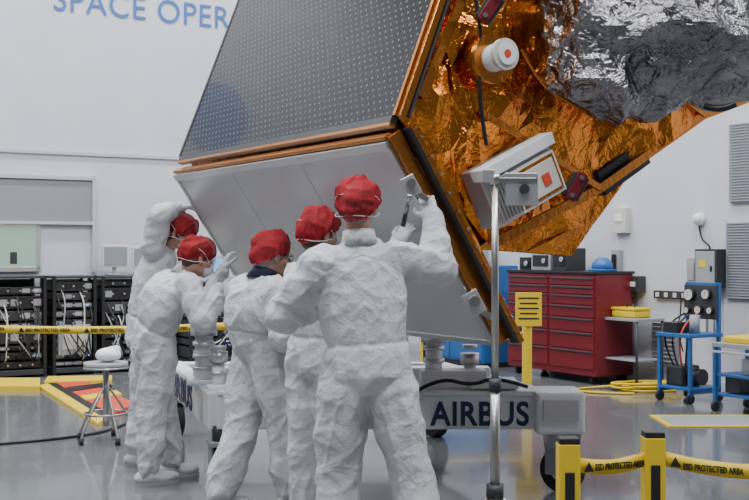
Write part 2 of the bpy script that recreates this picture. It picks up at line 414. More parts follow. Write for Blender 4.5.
bpanel('radiator_edge_bottom',0,BL-.03,LN,.03,.038,.06,'alu')
for k in (.9,1.8): bpanel('radiator_joint',k,.05,.006,BL-.08,.0315,.01,'grey')
bpanel('radiator_gold_strip',LN+.02,-.02,.03,BL+.02,.02,.07,'goldtape')
e0=S(b0.x+.03,b0.y+.05,-.05); e1=S(b1.x+.035,b1.y+.0,-.05)
strip('side_rail_black',e0+E*.022,e1+E*.022,.022,.05,'black')
strip('side_rail_gold',e0+E*.055,e1+E*.055,.03,.04,'goldtape')
strip('side_rail_orange',e0+E*.085,e1.lerp(e0,.3)+E*.085,.018,.03,'gold')
for i in range(12):
    p=e0.lerp(e1,(i+.5)/12); cyl('rail_bolt_%d'%i,p-A*.03+E*.055,p-A*.045+E*.055,.007,'steel',sat,n=8)
def bracket(px,py,d,sc=1):
    p=W(px,py,d)
    box('bracket_plate',p,(.07*sc,.03,.10*sc),'alu',sat,rot=Matrix.Rotation(-.5,3,'Y'))
    cyl('bracket_knob',p+V(0,-.05,.01),p+V(0,.0,.01),.022*sc,'steel',sat)
    box('bracket_arm',p+V(.04,0,-.04),(.10*sc,.025,.03),'steel',sat,rot=Matrix.Rotation(.6,3,'Y'))
bracket(411,186,5.28); bracket(474,303,5.48,1.2); 
ib=S(.615,-.29,-.14)
ry=Matrix((E*math.cos(.45)+Z*math.sin(.45),A,-E*math.sin(.45)+Z*math.cos(.45))).transposed()
def ibx(nm,x,y,z,sx,sy,sz,m): box(nm,ib+ry@V(x,y,z),(sx,sy,sz),m,sat,rot=ry)
ibx('instrument_base',0,.04,0,.46,.14,.30,'alu')
ibx('instrument_top',0,-.03,.13,.48,.10,.06,'white')
ibx('instrument_cover',.07,-.045,-.03,.30,.04,.22,'white')
ibx('instrument_border',.07,-.067,-.03,.27,.008,.19,'goldtape')
ibx('instrument_face',.07,-.073,-.03,.235,.008,.155,'cream')
ibx('instrument_label',.11,-.079,-.04,.05,.006,.06,'orange')
ibx('instrument_side',-.15,-.04,-.02,.12,.06,.22,'alu')
for i in range(6): ibx('instrument_fin_%d'%i,-.20+i*.022,-.075,-.02,.006,.02,.2,'steel')
p=S(.46,.30,-.1); q=p-A*.17-E*.04
cyl('sensor_tube',p,q,.066,'white',sat); cyl('sensor_rim',q,q-A*.025,.075,'cream',sat); cyl('sensor_cap',q-A*.025,q-A*.035,.052,'white',sat); cyl('sensor_label',q-A*.035,q-A*.037,.02,'orange',sat)
cyl('sensor_foot',p+A*.04,p-A*.05,.12,'goldtape',sat)
def clampbox(px,py,d,ang):
    p=W(px,py,d); R=Matrix.Rotation(ang,3,'Y')
    box('clip_block',p,(.085,.07,.13),'dark',sat,rot=R); box('clip_plate',p+V(0,-.04,0),(.055,.02,.15),'red',sat,rot=R)
    for k in (-.05,.05): cyl('clip_bolt',p+R@V(0,-.05,k),p+R@V(0,-.065,k),.012,'steel',sat,n=10)
clampbox(490,9,5.35,.6); clampbox(575,187,5.65,.5)
for (t,u) in ((1.25,.13),(1.45,.0+.1),(1.33,.28)):
    c=S(t,u,-.1); foil('foil_pillow',[(c+E*-.09+Z*-.05,c+E*.08+Z*-.08,c+E*.10+Z*.06-A*.03,c+E*-.07+Z*.09-A*.05)],'gold',.05,.012,int(t*100))
tube('harness_1',[S(.35,.75,-.1),S(.42,.4,-.12),S(.36,.15,-.14),S(.42,-.12,-.14)],.010,'black',sat)
tube('harness_2',[S(.62,.36,-.16),S(.75,.2,-.14),S(.9,.12,-.18),S(1.12,.05,-.15)],.009,'goldtape',sat)
sg=Sdf(.12)
for (px,py,d,rx,ry_,rz) in ((650,20,5.62,.48,.20,.36),(585,30,5.60,.22,.18,.38),(602,92,5.62,.14,.13,.16),(730,36,5.8,.40,.22,.28),(700,72,5.85,.30,.15,.14),(690,-50,5.8,.6,.3,.4),(650,84,5.7,.2,.14,.16)):
    sg.ell(W(px,py,d),V(rx,.0,0),V(0,ry_,0),V(0,0,rz))
def crumple(P,N):
    dsp=.065*ridge(P,5,5,(1,1,1.8),1)+.042*ridge(P,6,11,(1.6,1,.8),1.2)+.020*ridge(P,9,24,e=1)
    return P+N*(dsp-.055)[:,None]
so=sg.obj('silver_blanket','silver',sat,vox=.022,smooth=3,fn=crumple)
dm=so.modifiers.new('d','DECIMATE'); dm.ratio=.40; bake(so); so.data.polygons.foreach_set('use_smooth',[False]*len(so.data.polygons))
tube('blanket_tie',[W(705,106,5.7),W(720,112,5.65),W(735,104,5.65)],.018,'black',sat)
cyl('antenna_support',S(1.5,.8,.1),W(650,20,5.7),.12,'dark',sat)
# ------------------------------------------------ dolly
dol=group('transport_dolly')
FY=6.98
x0,x1=-.98,1.02
box('front_beam',((x0+x1)/2,FY,.49),(x1-x0,.12,.21),'white',dol,bevel=.01)
box('front_beam_cap',((x0+x1)/2,FY+.06,.61),(x1-x0,.26,.03),'white',dol,bevel=.008)
text('front_marking','AIRBUS',.205,'signnavy',dol,(W(431,413,6.92).x,FY-.063,.415),spacing=1.08,offset=.005,sx=.86)
box('corner_block',(1.14,FY,.50),(.30,.34,.26),'white',dol,bevel=.02)
box('corner_block_plate',(1.14,FY-.175,.52),(.22,.02,.13),'alu',dol)
box('corner_lower',(1.17,FY-.02,.33),(.20,.22,.10),'grey',dol)
sd=Vector((-.30,.95,0)).normalized(); sl_=2.1
for ii,xx in enumerate((x0,x1+.1)):
    a=V(xx,FY,.49); b=a+sd*sl_; ang=math.atan2(sd.y,sd.x)
    box('side_beam',(a+b)/2,(sl_,.12,.23),'white',dol,rot=Matrix.Rotation(ang,3,'Z'),bevel=.01)
    if ii==0: text('side_marking','AIRBUS',.25,'signnavy',dol,tuple(a.lerp(b,.86)+V(-.062,-.02,-.09)),rot=(math.pi/2,0,ang+math.pi),spacing=1.15,offset=.006,sx=1.25)
a=V(x0,FY,.49)+sd*sl_; b=V(x1+.1,FY,.49)+sd*sl_
box('rear_beam',(a+b)/2,((b-a).length,.12,.21),'white',dol,bevel=.01)
m0=V(x0,FY,.60)+sd*1.0; m1=V(x1+.1,FY,.60)+sd*1.0
box('middle_beam',(m0+m1)/2,((m1-m0).length,.16,.14),'white',dol,bevel=.01)
def caster(x,y,ang=0):
    R=Matrix.Rotation(ang,3,'Z'); c=V(x,y,0)
    g=Geo(); g.cap(c+R@V(-.045,0,.135),c+R@V(.045,0,.135),.135,n=32,round_=False); g.obj('caster_wheel','rubber',dol,False)
    cyl('caster_hub',c+R@V(-.05,0,.135),c+R@V(.05,0,.135),.06,'alu',dol)
    for s in (-.065,.065): box('caster_fork',c+R@V(s,.02,.20),(.015,.13,.19),'grey',dol,rot=R)
    box('caster_bridge',c+V(0,0,.29),(.17,.17,.03),'grey',dol,rot=R); cyl('caster_swivel',c+V(0,0,.29),c+V(0,0,.40),.06,'dark',dol)
caster(1.17,FY-.04,.9); caster(x0+.02,FY+.02,.3)
for p in (V(x0,FY,0)+sd*sl_,V(x1+.1,FY,0)+sd*sl_): caster(p.x,p.y,.5)
def post(x,y,z1,r=.055):
    cyl('support_post',(x,y,.58),(x,y,z1),r,'white',dol); cyl('post_flange',(x,y,.60),(x,y,.64),r*1.9,'white',dol); cyl('post_head',(x,y,z1-.02),(x,y,z1+.05),r*1.5,'alu',dol)
    for k in range(3): cyl('post_collar',(x,y,.7+k*.08),(x,y,.725+k*.08),r*1.25,'alu',dol)
post(.38,7.15,.93); post(.62,7.25,.78,.04); post(-1.14,7.45,.95,.06); post(-1.0,7.15,.8,.04); post(-.05,7.9,1.2)
box('jack_box',(.50,7.1,.68),(.42,.2,.12),'white',dol,bevel=.01)
box('jack_plate',(.75,7.05,.66),(.30,.24,.05),'white',dol,bevel=.01)
box('mast',(.05,7.75,1.05),(.36,.36,1.0),'white',dol,bevel=.02)
box('cradle',(.12,7.45,1.56),(.8,.9,.10),'white',dol,bevel=.02)
tube('airline',[(.25,6.9,.62),(.4,6.85,.72),(.6,6.88,.66),(.75,6.9,.72),(.95,6.92,.65)],.012,'black',dol)
# ------------------------------------------------ pole stand
st=group('tripod_stand',(W(495,250,5.05).x,5.05,0))  # steel tripod pole with a clamp head, carries no lamp
ph=hz(176,5.05)
cyl('lower_tube',(0,0,.25),(0,0,.9),.022,'steel',st); cyl('upper_tube',(0,0,.85),(0,0,ph),.017,'steel',st)
cyl('collar',(0,0,.86),(0,0,.92),.028,'dark',st); cyl('hub',(0,0,.38),(0,0,.44),.04,'dark',st); cyl('top_collar',(0,0,ph-.04),(0,0,ph+.01),.026,'steel',st)
for k in range(3):
    t=k*2.094+.5; cyl('leg_%d'%k,(0,0,.40),(.45*math.cos(t),.45*math.sin(t),.015),.013,'steel',st); cyl('brace_%d'%k,(0,0,.2),(.22*math.cos(t),.22*math.sin(t),.21),.008,'steel',st)
    cyl('foot_%d'%k,(.45*math.cos(t),.45*math.sin(t),0),(.45*math.cos(t),.45*math.sin(t),.03),.022,'rubber',st)
box('head_arm',(.09,0,ph-.02),(.20,.03,.025),'steel',st); box('head_plate',(.12,0,ph-.06),(.15,.02,.15),'alu',st); box('head_back',(.10,.03,ph-.06),(.10,.04,.10),'grey',st)
box('head_clamp',(-.03,0,ph-.0),(.05,.05,.06),'alu',st); cyl('head_knob',(.13,-.01,ph-.06),(.13,-.035,ph-.06),.022,'dark',st)
# ------------------------------------------------ technicians
def unit(v): return Vector(v).normalized()
def hand(par,off,name,wr,d,pn,side,curl=.45):
    d=unit(d); pn=unit(Vector(pn)-d*Vector(pn).dot(d)); x=d.cross(pn)*side
    g=Sdf(.004)
    g.cap(wr-d*.03,wr+d*.012,.030,.028)
    for k in (-.028,-.010,.009,.027): g.cap(wr+d*.02+x*k*.75,wr+d*.082+x*k,.017,.0135,k=.012)
    L=[(.027,.070),(.009,.080),(-.010,.074),(-.028,.056)]
    for i,(k,l) in enumerate(L):
        p=wr+d*.085+x*k; ang=.15+curl*(.35+.05*i); pts=[p]; rs=[.0100]
        dd=(d+x*k*4.5).normalized(); a=ang
        for j,fr in enumerate((.45,.32,.25)):
            p=p+(dd*math.cos(a)+pn*math.sin(a))*l*fr; pts.append(p); rs.append(.0092-.0008*j); a+=curl*(1.0 if j==0 else .7)
        g.chain(pts,rs,k=.002)
    b=wr+d*.028+x*.028; t1=b+(x*.75+d*.55+pn*.25).normalized()*.038; t2=t1+(x*.35+d*.85+pn*.45).normalized()*.032; t3=t2+(x*.0+d*.8+pn*.6).normalized()*.024
    g.chain([wr+d*.02+x*.01,b,t1,t2,t3],[.018,.016,.0125,.0105,.009])
    return g.obj(name,'glove',par,off,vox=.0032,smooth=1)
def technician(j,fwd,headdir,hair='hair_brown',mask=False,glasses=False,seed=1,collar=None,girth=1.0):
    base=(j['anL']+j['anR'])/2; off=Vector((base.x,base.y,0)); par=group('cleanroom_technician',off)
    fwd=unit(fwd)
    lat=unit(j['shR']-j['shL']); hl=unit(j['hipR']-j['hipL'])
    neck,pel=j['neck'],j['pelvis']; sp=(neck-pel); spu=unit(sp)
    shc=(j['shL']+j['shR'])/2; sw=(j['shR']-j['shL']).length/2
    g=Sdf(.032); secs=[]
    G=girth
    bend=j.get('bow',V(0,0,0))
    for t,hw,hd in ((-.12,.13,.11),(-.06,.170,.135),(0,.190*G,.150*G),(.14,.186*G,.143*G),(.25,.168*G,.132*G),(.33,.180*G,.138*G),(.48,.192*G,.140*G),(.62,.200*G,.138),(.76,sw*1.06,.125),(.87,sw*.88,.103),(.95,sw*.52,.08),(1.0,.074,.072)):
        l=hl.lerp(lat,max(0,min(1,t))).normalized(); c=pel+sp*t+bend*math.sin(math.pi*max(0,min(1,t)))
        secs.append((c,l*hw,unit(spu.cross(l))*hd))
    g.torso(secs)
    segs=[]
    for s in 'LR':
        sh,el,wr=j['sh'+s],j['el'+s],j['wr'+s]
        g.cap(shc.lerp(sh,.45),sh,.084,.078)
        g.chain([sh,sh.lerp(el,.5),el],[.080,.079*G,.072*G]); g.chain([el,el.lerp(wr,.5),wr],[.072*G,.064,.044])
        segs+=[(sh,el),(el,wr)]
        hp,kn,an=j['hip'+s],j['kn'+s],j['an'+s]
        g.chain([hp,hp.lerp(kn,.5),kn],[.118*G,.108*G,.094*G],k=.022); g.chain([kn,kn.lerp(an,.5),an+Z*.03],[.094*G,.092*G,.080],k=.022)
        segs+=[(hp,kn),(kn,an)]
    segs.append((pel,neck))
    def folds(P,Nn):
        N=len(P)
        joints=[(j['elL'],.13),(j['elR'],.13),(j['knL'],.15),(j['knR'],.15),(j['anL'],.24),(j['anR'],.24),(j['shL'],.11),(j['shR'],.11),(j['wrL'],.12),(j['wrR'],.12),(j['hipL'],.14),(j['hipR'],.14)]
        wj=np.zeros(N)
        for p,r in joints: wj=np.maximum(wj,np.exp(-(np.linalg.norm(P-np.array(p),axis=1)/r)**2))
        sw_=np.zeros(N); cross=np.zeros(N); longi=np.zeros(N)
        for i,(a,b) in enumerate(segs):
            a_=np.array(a);b_=np.array(b); ab=b_-a_; L=np.linalg.norm(ab); u=ab/L; s=np.clip(((P-a_)@u),0,L); d=np.linalg.norm(P-(a_+s[:,None]*u),axis=1)-(.14 if i==len(segs)-1 else .09)
            w=np.exp(-np.clip(d,-.1,.5)/.018); al=(P@u)[:,None]*u
            sd_=np.cross(u,[.3,.9,.2]); sh_=(P@sd_)[:,None]*u
            Qc=(P-al)*.8+al*1.35+sh_*.8; Ql=(P-al)*1.6+al*.38+sh_*.25
            cross+=w*(ridge(Qc,seed+30+i,13,e=2.6)+.5*ridge(Qc,seed+60+i,25,e=2.2)); longi+=w*(ridge(Ql,seed+90+i,9,e=3)+.5*ridge(Ql,seed+120+i,17,e=2.6)); sw_+=w
        cross/=sw_; longi/=sw_
        D=.022*(cross-.3)*(.2+.8*wj)+.023*(longi-.3)*(1-.6*wj)
        D+=.005*(ridge(P,seed+4,26,e=2)-.3)
        pz=(P-np.array(pel))@np.array(spu)
        D-=.009*np.exp(-((pz-.14)/.012)**2)*(np.linalg.norm(P-np.array(pel),axis=1)<.30)
        return P+Nn*np.clip(np.nan_to_num(D),-.03,.04)[:,None]
    g.obj('coverall','suit',par,off,vox=.0085,smooth=2,fn=folds)
    cg=Geo(); cn=neck+sp*.02; up=unit(j['head']-neck)
    fl=unit(up.cross(lat))
    cg.loft([(cn-up*.045,lat*.088,fl*.088),(cn+up*.005,lat*.076,fl*.076),(cn+up*.026,lat*.072,fl*.072),(cn+up*.028,lat*.063,fl*.063),(cn,lat*.058,fl*.058)])
    cg.obj('collar',collar or 'suit',par,off=off)
    for s in 'LR':
        an=j['an'+s]; fv=unit(j.get('toe'+s,fwd)); fv=unit((fv.x,fv.y,0)); sv=fv.cross(Z)
        g=Sdf(.03); a0=V(an.x,an.y,0)
        g.ell(a0+fv*.0+Z*.05,fv*.10,sv*.047,Z*.048); g.ell(a0+fv*.11+Z*.042,fv*.095,sv*.05,Z*.036); g.cap(a0+Z*.07,a0+Z*.15,.052,.060)
        g.obj('overshoe_'+s,'suit',par,off,vox=.008,fn=lambda P,N:np.stack([P[:,0],P[:,1],np.maximum(P[:,2],.012)],1))
        sg=Geo(); pts=[]
        for zz in (0,.022):
            pts.append([a0-off+fv*(.055+.15*math.cos(t))+sv*(.050*math.sin(t)*(1+.12*math.cos(t)))+Z*zz for t in [2*math.pi*i/24 for i in range(24)]])
        sg.rings(pts); sg.obj('sole_'+s,'sole',par,False)
    for s,sd_ in (('L',1),('R',-1)):
        wr=j['wr'+s]; hd=j.get('hd'+s,wr-j['el'+s]); pn=j.get('pn'+s,fwd)
        hand(par,off,'gloved_hand_'+s,wr+unit(hd)*.012,hd,pn,-sd_,j.get('curl'+s,.5))
        dv=unit(wr-j['el'+s]); cg=Geo(); cg.cap(wr-dv*.01,wr+dv*.045,.043,.036,18,False); cg.obj('cuff_'+s,'suit',par,off=off)
    f=unit(headdir); u=unit(Z-f*f.z); r=f.cross(u); c=j['head']
    def h(x,y,z): return c+r*x+f*y+u*z
    g=Sdf(.014)
    g.ell(h(0,-.012,.035),r*.076,f*.096,u*.090); g.ell(h(0,.025,-.02),r*.066,f*.070,u*.078); g.ell(h(0,.035,-.065),r*.050,f*.052,u*.045)
    g.ell(h(0,.072,-.092),r*.022,f*.02,u*.018)
    g.cap(h(-.03,.074,.028),h(.03,.074,.028),.013)
    for s in (-1,1):
        g.ell(h(.048*s,.055,-.025),r*.022,f*.024,u*.025)
    g.cap(h(0,-.025,-.05),neck,.056,.060)
    g.cap(h(0,.090,.012),h(0,.108,-.026),.008,.012,k=.008); g.ell(h(.011,.098,-.032),r*.009,f*.010,u*.008,k=.005); g.ell(h(-.011,.098,-.032),r*.009,f*.010,u*.008,k=.005)
    for s in (-1,1):
        g.ell(h(.078*s,-.008,-.008),(r*.009),f*.018,u*.031,k=.005); g.cap(h(.081*s,-.018,.015),h(.085*s,-.022,-.01),.006,k=.004)
    g.obj('head','skin',par,off,vox=.0052,smooth=1)
    g=Geo()
    for s in (-1,1): g.ell(h(.031*s,.080,.004),r*.014,f*.012,u*.009)
    g.obj('eyes','eye',par,off=off)
    g=Geo()
    for s in (-1,1): g.ell(h(.031*s,.089,.004),r*.006,f*.004,u*.006)
    g.obj('irises','iris',par,off=off)
    g=Geo(); g.cap(h(-.02,.087,-.060),h(.02,.087,-.060),.0055); g.cap(h(-.016,.086,-.068),h(.016,.086,-.068),.006); g.obj('lips','lip',par,off=off)
    g=Geo()
    for s in (-1,1): g.cap(h(.016*s,.090,.030),h(.046*s,.080,.032),.0042)
    g.obj('eyebrows',hair,par,off=off)
    g=Sdf(.02); g.ell(h(0,-.030,.010),r*.0775,f*.080,u*.085); g.ell(h(0,-.060,-.035),r*.056,f*.035,u*.050)
    for s in (-1,1): g.ell(h(.066*s,.016,.012),r*.012,f*.020,u*.03)
    g.obj('hair',hair,par,off,vox=.007,smooth=1)
    K=120; NR=30; pts_=[];
    for i in range(NR+1):
        a=i/NR
        for k in range(K):
            t=2*math.pi*k/K
            ph=a*math.radians(118); rad=math.sin(ph); zz=math.cos(ph)
            if a>.86: rad*=1-.12*(a-.86)/.14
            fr=math.cos(t)
            x=.099*rad*math.sin(t); y=-.022+.120*rad*fr; z=.036+(.108*zz)+(.036*fr*a)
            n_=Vector((x/.099,(y+.022)/.120,(z-.036)/.108)).normalized()
            pts_.append((x,y,z,n_.x,n_.y,n_.z,a,t))
    q=np.array(pts_); Pl=q[:,:3]; Nl=q[:,3:6]; aa=q[:,6]; tt=q[:,7]
    D=.018*ridge(Pl,seed+20,26,e=1.3)+.012*ridge(Pl,seed+21,60,e=1.2)-.011
    D+=.006*aa**3*np.sin(tt*26+3*sn(Pl,seed+22,30)); D*=np.clip(aa*6,0,1)
    Pl=Pl+Nl*D[:,None]
    v=[h(*p)-off for p in Pl.tolist()]; fc=[]
    for i in range(NR):
        for k in range(K):
            a_=i*K+k;b_=i*K+(k+1)%K; fc.append((a_,b_,b_+K,a_+K))
    co=mesh('bouffant_cap',v,fc,'cap',par,True)
    rim=v[NR*K::3]; tube('cap_elastic',rim+[rim[0]],.004,'band',par)
    if mask:
        g=Geo(); g.ell(h(0,.060,-.050),r*.060,f*.060,u*.056); g.obj('face_mask','mask',par,off=off)
    if mask or seed==5:
        for zz in (.055,-.045):
            tube('mask_strap',[p-off for p in (h(.055,.07,-.03),h(.10,.02,zz*.3-.0),h(.102,-.06,zz),h(0,-.154,zz+.012),h(-.102,-.06,zz),h(-.10,.02,zz*.3),h(-.055,.07,-.03))],.0018,'mask',par)
    if glasses:
        for s in (-1,1):
            tube('glasses_rim',[h(.031*s+.023*math.cos(t),.102,.002+.017*math.sin(t))-off for t in [i*math.pi/8 for i in range(17)]],.002,'black',par)
            tube('glasses_temple',[p-off for p in (h(.054*s,.102,.006),h(.08*s,.06,.008),h(.085*s,-.01,.006))],.002,'black',par)
        tube('glasses_bridge',[h(-.009,.103,.004)-off,h(.009,.103,.004)-off],.002,'black',par)
    return par
def onf(px,d,z=.10): return V((px-374.5)/F*d,d,z)
def offs(c,l,w): l=unit(l); return c-l*w,c+l*w
technician(dict(pelvis=W(367,374,5.1),neck=W(359,239,5.1),head=W(358,208,5.12),shL=W(319,264,5.06),shR=W(400,260,5.12),
  elR=W(440,270,5.20),wrR=W(433,220,5.27),hdR=V(-.03,.05,.1),pnR=V(.1,1,.1),curlR=.55,
  elL=W(284,316,5.12),wrL=W(322,302,5.34),hdL=V(.1,.1,.02),
  hipL=W(344,388,5.1),hipR=W(391,388,5.1),knL=W(339,474,5.16),knR=W(411,472,5.12),anL=onf(331,5.12),anR=onf(429,5.05)),
  V(.12,1,0),V(.15,1,.02),'hair_grey',seed=5,girth=1.05)
technician(dict(pelvis=W(318,362,5.8),neck=W(321,257,5.76),head=W(319,235,5.80),shL=W(298,279,5.86),shR=W(350,276,5.66),
  elR=W(383,292,5.5),wrR=W(396,247,5.40),hdR=V(.06,.02,.1),pnR=V(.6,.8,0),curlR=.7,
  elL=W(322,322,6.02),wrL=W(352,304,6.15),hipL=W(306,366,5.84),hipR=W(331,366,5.76),knL=W(305,450,5.85),knR=W(333,450,5.8),anL=onf(306,5.85),anR=onf(334,5.78)),
  V(.4,.9,0),V(.75,.65,-.1),'hair_brown',mask=True,seed=4,girth=.95)
lat=V(.6,-.8,0); fw=V(.8,.6,0)
sL,sR=offs(W(259,291,6.36),lat,.18); hL,hR=offs(W(262,358,6.42),lat,.09)
technician(dict(pelvis=W(262,350,6.42),neck=W(264,275,6.34),head=W(273,256,6.34),shL=sL,shR=sR,
  elR=W(283,338,6.12),wrR=W(316,322,6.22),elL=W(290,322,6.62),wrL=W(318,300,6.75),hipL=hL,hipR=hR,
  knL=W(241,430,6.45),knR=W(284,430,6.36),anL=onf(220,6.38),anR=onf(289,6.34),bow=V(-.05,-.03,.0)),
  fw,V(.85,.5,-.12),'hair_grey',glasses=True,seed=3,collar='navy')
lat=V(.5,-.85,0); fw=V(.85,.5,0)
sL,sR=offs(W(178,286,7.16),lat,.18); hL,hR=offs(W(153,357,7.2),lat,.09)
technician(dict(pelvis=W(153,348,7.2),neck=W(186,273,7.14),head=W(198,258,7.1),shL=sL,shR=sR,
  elR=W(203,318,6.92),wrR=W(220,292,7.02),hdR=V(.05,.05,.08),elL=W(210,302,7.42),wrL=W(222,272,7.45),hdL=V(.03,.02,.1),hipL=hL,hipR=hR,
  knL=W(163,412,7.3),knR=W(151,414,7.12),anL=onf(170,7.36),anR=onf(149,7.12),bow=V(-.05,-.02,.05)),
  fw,V(.85,.5,-.3),'hair_brown',mask=True,seed=2,girth=.97)
lat=V(.15,-.95,0); fw=V(.95,.15,0)
sL,sR=offs(W(156,252,7.82),lat,.17); hL,hR=offs(W(147,345,7.84),lat,.09)
technician(dict(pelvis=W(147,337,7.84),neck=W(165,246,7.8),head=W(182,234,7.72),shL=sL,shR=W(152,247,7.66),
  elR=W(159,215,7.58),wrR=W(179,208,7.72),hdR=V(.1,.02,.02),pnR=V(.1,.1,-1),elL=W(178,282,7.95),wrL=W(196,268,7.85),hipL=hL,hipR=hR,
  knL=W(151,402,7.95),knR=W(142,402,7.76),anL=onf(152,7.98),anR=onf(138,7.74),bow=V(-.04,0,0)),
  fw,V(.85,-.35,-.45),'hair_brown',mask=True,seed=6,girth=.90)
tl=group('torque_wrench',W(403,216,5.22))
cyl('handle',(0,0,-.05),(.02,.01,.05),.011,'black',tl); cyl('shaft',(.02,.01,.05),(.03,.015,.09),.007,'steel',tl); cyl('socket',(.02,.015,.09),(.045,.015,.09),.014,'steel',tl)
# ------------------------------------------------ ESD barrier
def barrier(pts,h,wd,txt=True,ps=.085):
    G=group('esd_barrier')
    for i,p in enumerate(pts):
        o=V(p[0],p[1],0)
        box('post_base',o+V(0,0,.015),(.24,.24,.03),'black',G); box('post',o+V(0,0,h/2),(ps,ps,h),'yellow',G)
        box('post_panel',o+V(0,-ps/2-.002,h/2-.03),(ps*.45,.008,h-.16),'black',G); box('post_cap',o+V(0,0,h+.008),(ps*.95,ps*.95,.03),'black',G)
    for i in range(len(pts)-1):
        a=Vector((*pts[i],0));b=Vector((*pts[i+1],0)); d=b-a; L=d.length; g=bpy.data.objects.new('tape_span_%d'%i,None); g.location=a; g.rotation_euler=(0,0,math.atan2(d.y,d.x)); COL.objects.link(g); g.parent=G
        n=16; v=[];f=[]
        for k in range(n+1):
            x=L*k/n; sag=-.03*math.sin(math.pi*k/n); v+=[(x,0,h-.05+sag-wd),(x,0.004*math.sin(k*1.3),h-.05+sag)]
        for k in range(n): f.append((2*k,2*k+2,2*k+3,2*k+1))
        o=mesh('tape',v,f,'yellow',g,True); s=o.modifiers.new('s','SOLIDIFY'); s.thickness=.002
        if txt:
            x=.07 if L<1 else .10
            while x<L-.25:
                text('tape_lettering','ESD PROTECTED AREA',wd*.62,'black',g,(x+wd*.9,-.006,h-.05-wd*.72-.03*math.sin(math.pi*min(1,(x+.2)/L))),offset=.0008,sx=.62 if L<1 else .9)
                zz=h-.05-.03*math.sin(math.pi*min(1,(x+.03)/L))
                mesh('tape_symbol',[(x,-.006,zz-wd*.85),(x+wd*.8,-.006,zz-wd*.85),(x+wd*.4,-.006,zz-wd*.15)],[(0,1,2)],'black',g)
                x+=wd*8.4
def gxy(px,d): return ((px-374.5)/F*d,d)
barrier([gxy(568,4.45),gxy(653,4.6),gxy(812,4.3)],.73,.06)
barrier([gxy(-60,9.4),gxy(237,9.6)],.93,.065,ps=.05)
barrier([gxy(425,11.2),gxy(527,11.4)],.72,.07,ps=.09,txt=False)
p=gxy(527,11.05)
g=group('esd_sign_stand',(p[0],p[1]-.08,0)); 
box('sign_post',(0,0,.45),(.05,.04,.9),'yellow',g); box('sign_base',(0,0,.015),(.2,.16,.03),'black',g); box('sign_board',(0,-.03,hz(308,11.2)),(.26,.012,.33),'yellow',g)
for k in range(5): box('sign_line_%d'%k,(0,-.038,hz(308,11.2)+.11-k*.05),(.2-.03*(k%2),.004,.014),'black',g)
# ------------------------------------------------ right wall furniture
def rgroup(name,px,off,z=0): p=rpt(px,off); return group(name,(p.x,p.y,z),YR),p
pa=rpt(508,.64); pb=rpt(596,.64); wd=(pb-pa).length; p=(pa+pb)/2+E*.28
g=group('tool_cabinet',(p.x,p.y,0),YR)
box('carcass',(0,0,.66),(wd,.56,1.14),'red',g,bevel=.01); box('top',(0,0,1.245),(wd+.02,.6,.03),'black',g)
for c in (-1,1):
    zz=.16
    for k,hh in enumerate((.22,.20,.16,.14,.12,.10,.10)):
        box('drawer_%d'%k,(c*wd/4,-.285,zz+hh/2),(wd/2-.05,.02,hh-.012),'red',g,bevel=.004); box('drawer_pull_%d'%k,(c*wd/4,-.30,zz+hh-.022),(wd/2-.08,.02,.018),'dark',g); zz+=hh
for x in (-wd/2+.12,wd/2-.12):
    for y in (-.2,.2): cyl('cabinet_caster',(x-.02,y,.05),(x+.02,y,.05),.05,'rubber',g); box('caster_mount',(x,y,.09),(.07,.07,.03),'dark',g)
for (x,w_,h_,m_) in ((-.32,.35,.22,'grey'),(.02,.24,.26,'dark'),(-.62,.2,.15,'black')):
    gg=group('desktop_test_unit',p+Vector((-A)*x)+V(0,0,1.262),YR); box('case',(0,0,h_/2),(w_,.3,h_),m_,gg); box('face',(0,-.155,h_/2),(w_*.8,.01,h_*.6),'black',gg); cyl('dial',(w_*.2,-.16,h_*.5),(w_*.2,-.175,h_*.5),.03,'alu',gg)
gg=group('hard_hat',p-A*.58+V(0,0,1.262)); q=Geo(); q.ell((0,0,.05),V(.12,0,0),V(0,.14,0),V(0,0,.11)); q.v=[V(p_.x,p_.y,max(p_.z,.002)) for p_ in q.v]; q.obj('shell','blue',gg); cyl('brim',(0,0,.0),(0,0,.02),.16,'blue',gg)
g,p=rgroup('blue_cabinet',468,.36)
wd=(rpt(500,.62)-rpt(435,.62)).length
box('carcass',(0,0,.68),(wd,.56,1.24),'blue',g,bevel=.01); box('plinth',(0,0,.04),(wd-.06,.5,.08),'dark',g)
for k in range(2): box('door_%d'%k,((k-.5)*wd/2,-.285,.68),(wd/2-.03,.02,1.18),'blue',g); cyl('handle_%d'%k,((k-.5)*.12,-.31,.6),((k-.5)*.12,-.31,.8),.01,'alu',g)
gg=group('shipping_box',p+V(0,0,1.302),YR); box('carton',(0,0,.12),(.5,.3,.24),'grey',gg); box('lid',(0,0,.25),(.52,.32,.02),'dark',gg)
g,p=rgroup('side_table',631,.30)
box('top',(0,0,.74),(.60,.42,.03),'grey',g); box('shelf',(0,0,.3),(.56,.40,.02),'grey',g)
for x in (-.28,.28):
    for y in (-.19,.19): cyl('leg',(x,y,0),(x,y,.74),.014,'dark',g)
gg=group('yellow_case',p+V(0,0,.757),YR); box('base',(0,0,.04),(.36,.25,.08),'yellow',gg,bevel=.02); box('lid',(0,0,.095),(.37,.26,.03),'yellow',gg,bevel=.01); tube('grip',[(-.06,0,.11),(-.05,0,.14),(.05,0,.14),(.06,0,.11)],.008,'black',gg)
def rbox(name,px0,px1,py0,py1,th,m,kids=()):
    a=rpt(px0,th/2); b=rpt(px1,th/2); c=(a+b)/2; z0=hz(py1,c.y); z1=hz(py0,c.y); w=(b-a).length
    g=group(name,(c.x,c.y,(z0+z1)/2),YR); h_=z1-z0; box('body',(0,0,0),(w,th,h_),m,g)
    return g,w,h_,th
